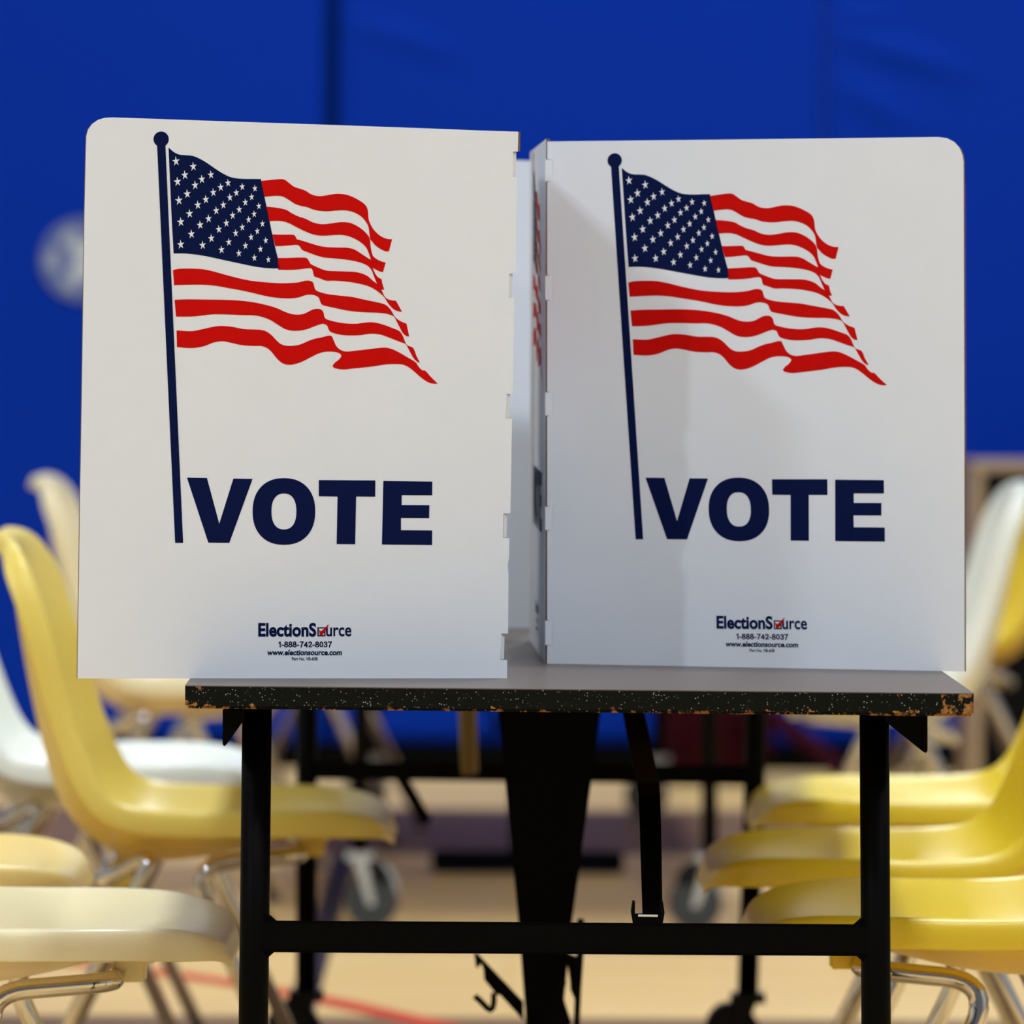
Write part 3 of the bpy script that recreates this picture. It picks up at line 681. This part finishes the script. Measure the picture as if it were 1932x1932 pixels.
def make_chair():
    t = thing('shell_chair', (0, 0, 0), 'cream moulded shell chair nearest the camera at the left table edge', 'chair')
    sh = link('seat_shell', shell_bm(), M['cream'], t, True)
    so = sh.modifiers.new('solid', 'SOLIDIFY'); so.thickness = 0.004; so.offset = 0
    sb = sh.modifiers.new('sub', 'SUBSURF'); sb.levels = 2; sb.render_levels = 2
    r = 0.0108
    for s in (-1, 1):
        y = 0.165*s
        b = BM(); tube(b, fillet([(0.385-.25, y*0.6, ZS-.064), (0.385-.25, y, ZS-.062), (0.245-.25, y*1.03, ZS-.074), (0.405-.25, y*1.25, 0.012)], 0.055, 8), r, 12)
        lg = link('leg', b, M['chrome'], t, True)
        b = BM(); tube(b, [(0.405-.25, y*1.25, 0.014), (0.405-.25, y*1.25, 0.0)], 0.0135, 12); link('glide', b, M['cap'], lg)
        b = BM(); tube(b, fillet([(0.125-.25, y*0.55, ZS-.104), (0.125-.25, y*0.9, ZS-.100), (0.200-.25, y*1.0, ZS-.060), (0.020-.25, y*1.25, 0.012)], 0.03, 8), r, 12)
        lg = link('leg', b, M['chrome'], t, True)
        b = BM(); tube(b, [(0.020-.25, y*1.25, 0.014), (0.020-.25, y*1.25, 0.0)], 0.0135, 12); link('glide', b, M['cap'], lg)
    b = BM()
    tube(b, [(0.385-.25, -0.165*.62, ZS-.064), (0.385-.25, 0.165*.62, ZS-.064)], r, 12)
    link('cross_tube', b, M['chrome'], t, True); b = BM()
    tube(b, [(0.125-.25, -0.165*.57, ZS-.104), (0.125-.25, 0.165*.57, ZS-.104)], r, 12)
    link('cross_tube', b, M['chrome'], t, True)
    for s in (-1, 1):
        for (ux, uz0, uz1) in ((.15, -.068, -.036), (-.095, -.112, -.078)):
            b = BM(); box(b, ux-.017, ux+.017, 0.10*s-0.012, 0.10*s+0.012, ZS+uz0, ZS+uz1); bevel(b, 0.003); link('mounting_lug', b, M['cream'], t)
    return t
proto = make_chair()
chairs = [   # tip px, near-rim depth, facing, material, turn, label
    (445, 6.356, 0, 'cream', 0, 'cream shell chair nearest the camera, left of the front table leg', ),
    (165, 7.09, 0, 'pale', 0, 'pale yellow shell chair peeking in at the left border, just behind the nearest cream chair'),
    (745, 7.93, 0, 'yellow', 0, 'yellow shell chair at the left with its curved back and seat both in full view'),
    (497, 8.80, 0, 'white', 0, 'white shell chair behind the full yellow chair on the left'),
    (614, 11.0, 0, 'cream', 0, 'far cream shell chair on the left, its curled back top seen beside the left screen'),
    (1412, 6.535, 1, 'lemon', 0, 'lowest yellow shell chair on the right, nearest the camera there'),
    (1330, 7.26, 1, 'lemon', 0, 'middle yellow shell chair of three on the right, its seat reaching farthest under the table'),
    (1420, 8.19, 1, 'lemon', 0, 'uppermost and farthest of the three yellow shell chairs on the right, under the table corner'),
    (1394, 10.9, 1, 'white', 0, 'white shell chair far back at the right border, behind the right screen'),
    (1555, 12.7, 1, 'lemon', 0, 'far yellow shell chair at the right border, partly hidden by the white chair'),
    (690, 11.75, 0, 'cream', 0, 'far shell chair at the second table, its shaded legs seen beside the front table'),
    (860, 12.75, 0, 'pale', -8, 'far shell chair whose slanting legs show beneath the table, against the blue wall'),
]
for i, (tp, yn, face, mt, turn, lab) in enumerate(chairs):
    o = proto if i == 0 else copy_tree(proto)
    yc = yn+0.25; X = (tp-CX)*yc/FPX
    o.location = (X+0.254 if face else X-0.254, yc, 0)
    o.rotation_euler = (0, 0, (math.pi if face else 0)+R(turn))
    o['label'] = lab; o['group'] = 'moulded shell chairs'
    for ch in o.children:
        if ch.name.startswith(('seat_shell', 'mounting_lug')):
            ch.material_slots[0].link = 'OBJECT'; ch.material_slots[0].material = M[mt]

# ------------------------------------------------------------------ things by the far wall
t = thing('cloth_bag', (P(1345, 1420, 14.6).x, 14.6, 0), 'dark maroon bag on the floor by the blue wall, seen under the table', 'bag')
b = BM(); x0, x1, x2 = P(1252, 1400, 14.6).x, P(1440, 1400, 14.6).x, P(1405, 1400, 14.6).x
quad_box(b, [(x0, 14.5, 0), (x1, 14.5, 0), (x1, 14.8, 0), (x0, 14.8, 0), (x0+0.01, 14.53, 0.34), (x2, 14.53, 0.34), (x2, 14.77, 0.34), (x0+0.01, 14.77, 0.34)])
bevel(b, 0.02, 3); link('bag_body', b, M['maroon'], t, True)
b = BM(); tube(b, fillet([P(1425, 1330, 14.45), P(1490, 1375, 14.4), P(1585, 1450, 14.2), (P(1600, 1470, 14.1).x, 14.05, 0.02)], 0.05), 0.022, 10); tube(b, [P(1448, 1340, 14.48), P(1446, 1432, 14.48)], 0.016, 10)
link('strap', b, M['maroon'], t, True)
t = thing('cabinet', (P(1900, 1000, 14.4).x, 14.4, 0), 'tan edged cabinet with dark front by the wall, behind the white chair at right', 'cabinet')
xa, xb = P(1836, 900, 14.3).x, P(1836, 900, 14.3).x+0.6; zt = P(1880, 874, 14.3).z
b = BM(); box(b, xa, xa+0.025, 14.3, 14.75, 0, zt-0.02); box(b, xb-0.025, xb, 14.3, 14.75, 0, zt-0.02); box(b, xa, xb, 14.3, 14.75, zt-0.02, zt); bevel(b, 0.003)
link('case', b, M['tan'], t)
b = BM(); box(b, xa+0.026, xb-0.026, 14.31, 14.74, 0.01, zt-0.021); link('dark_front', b, M['dark'], t)
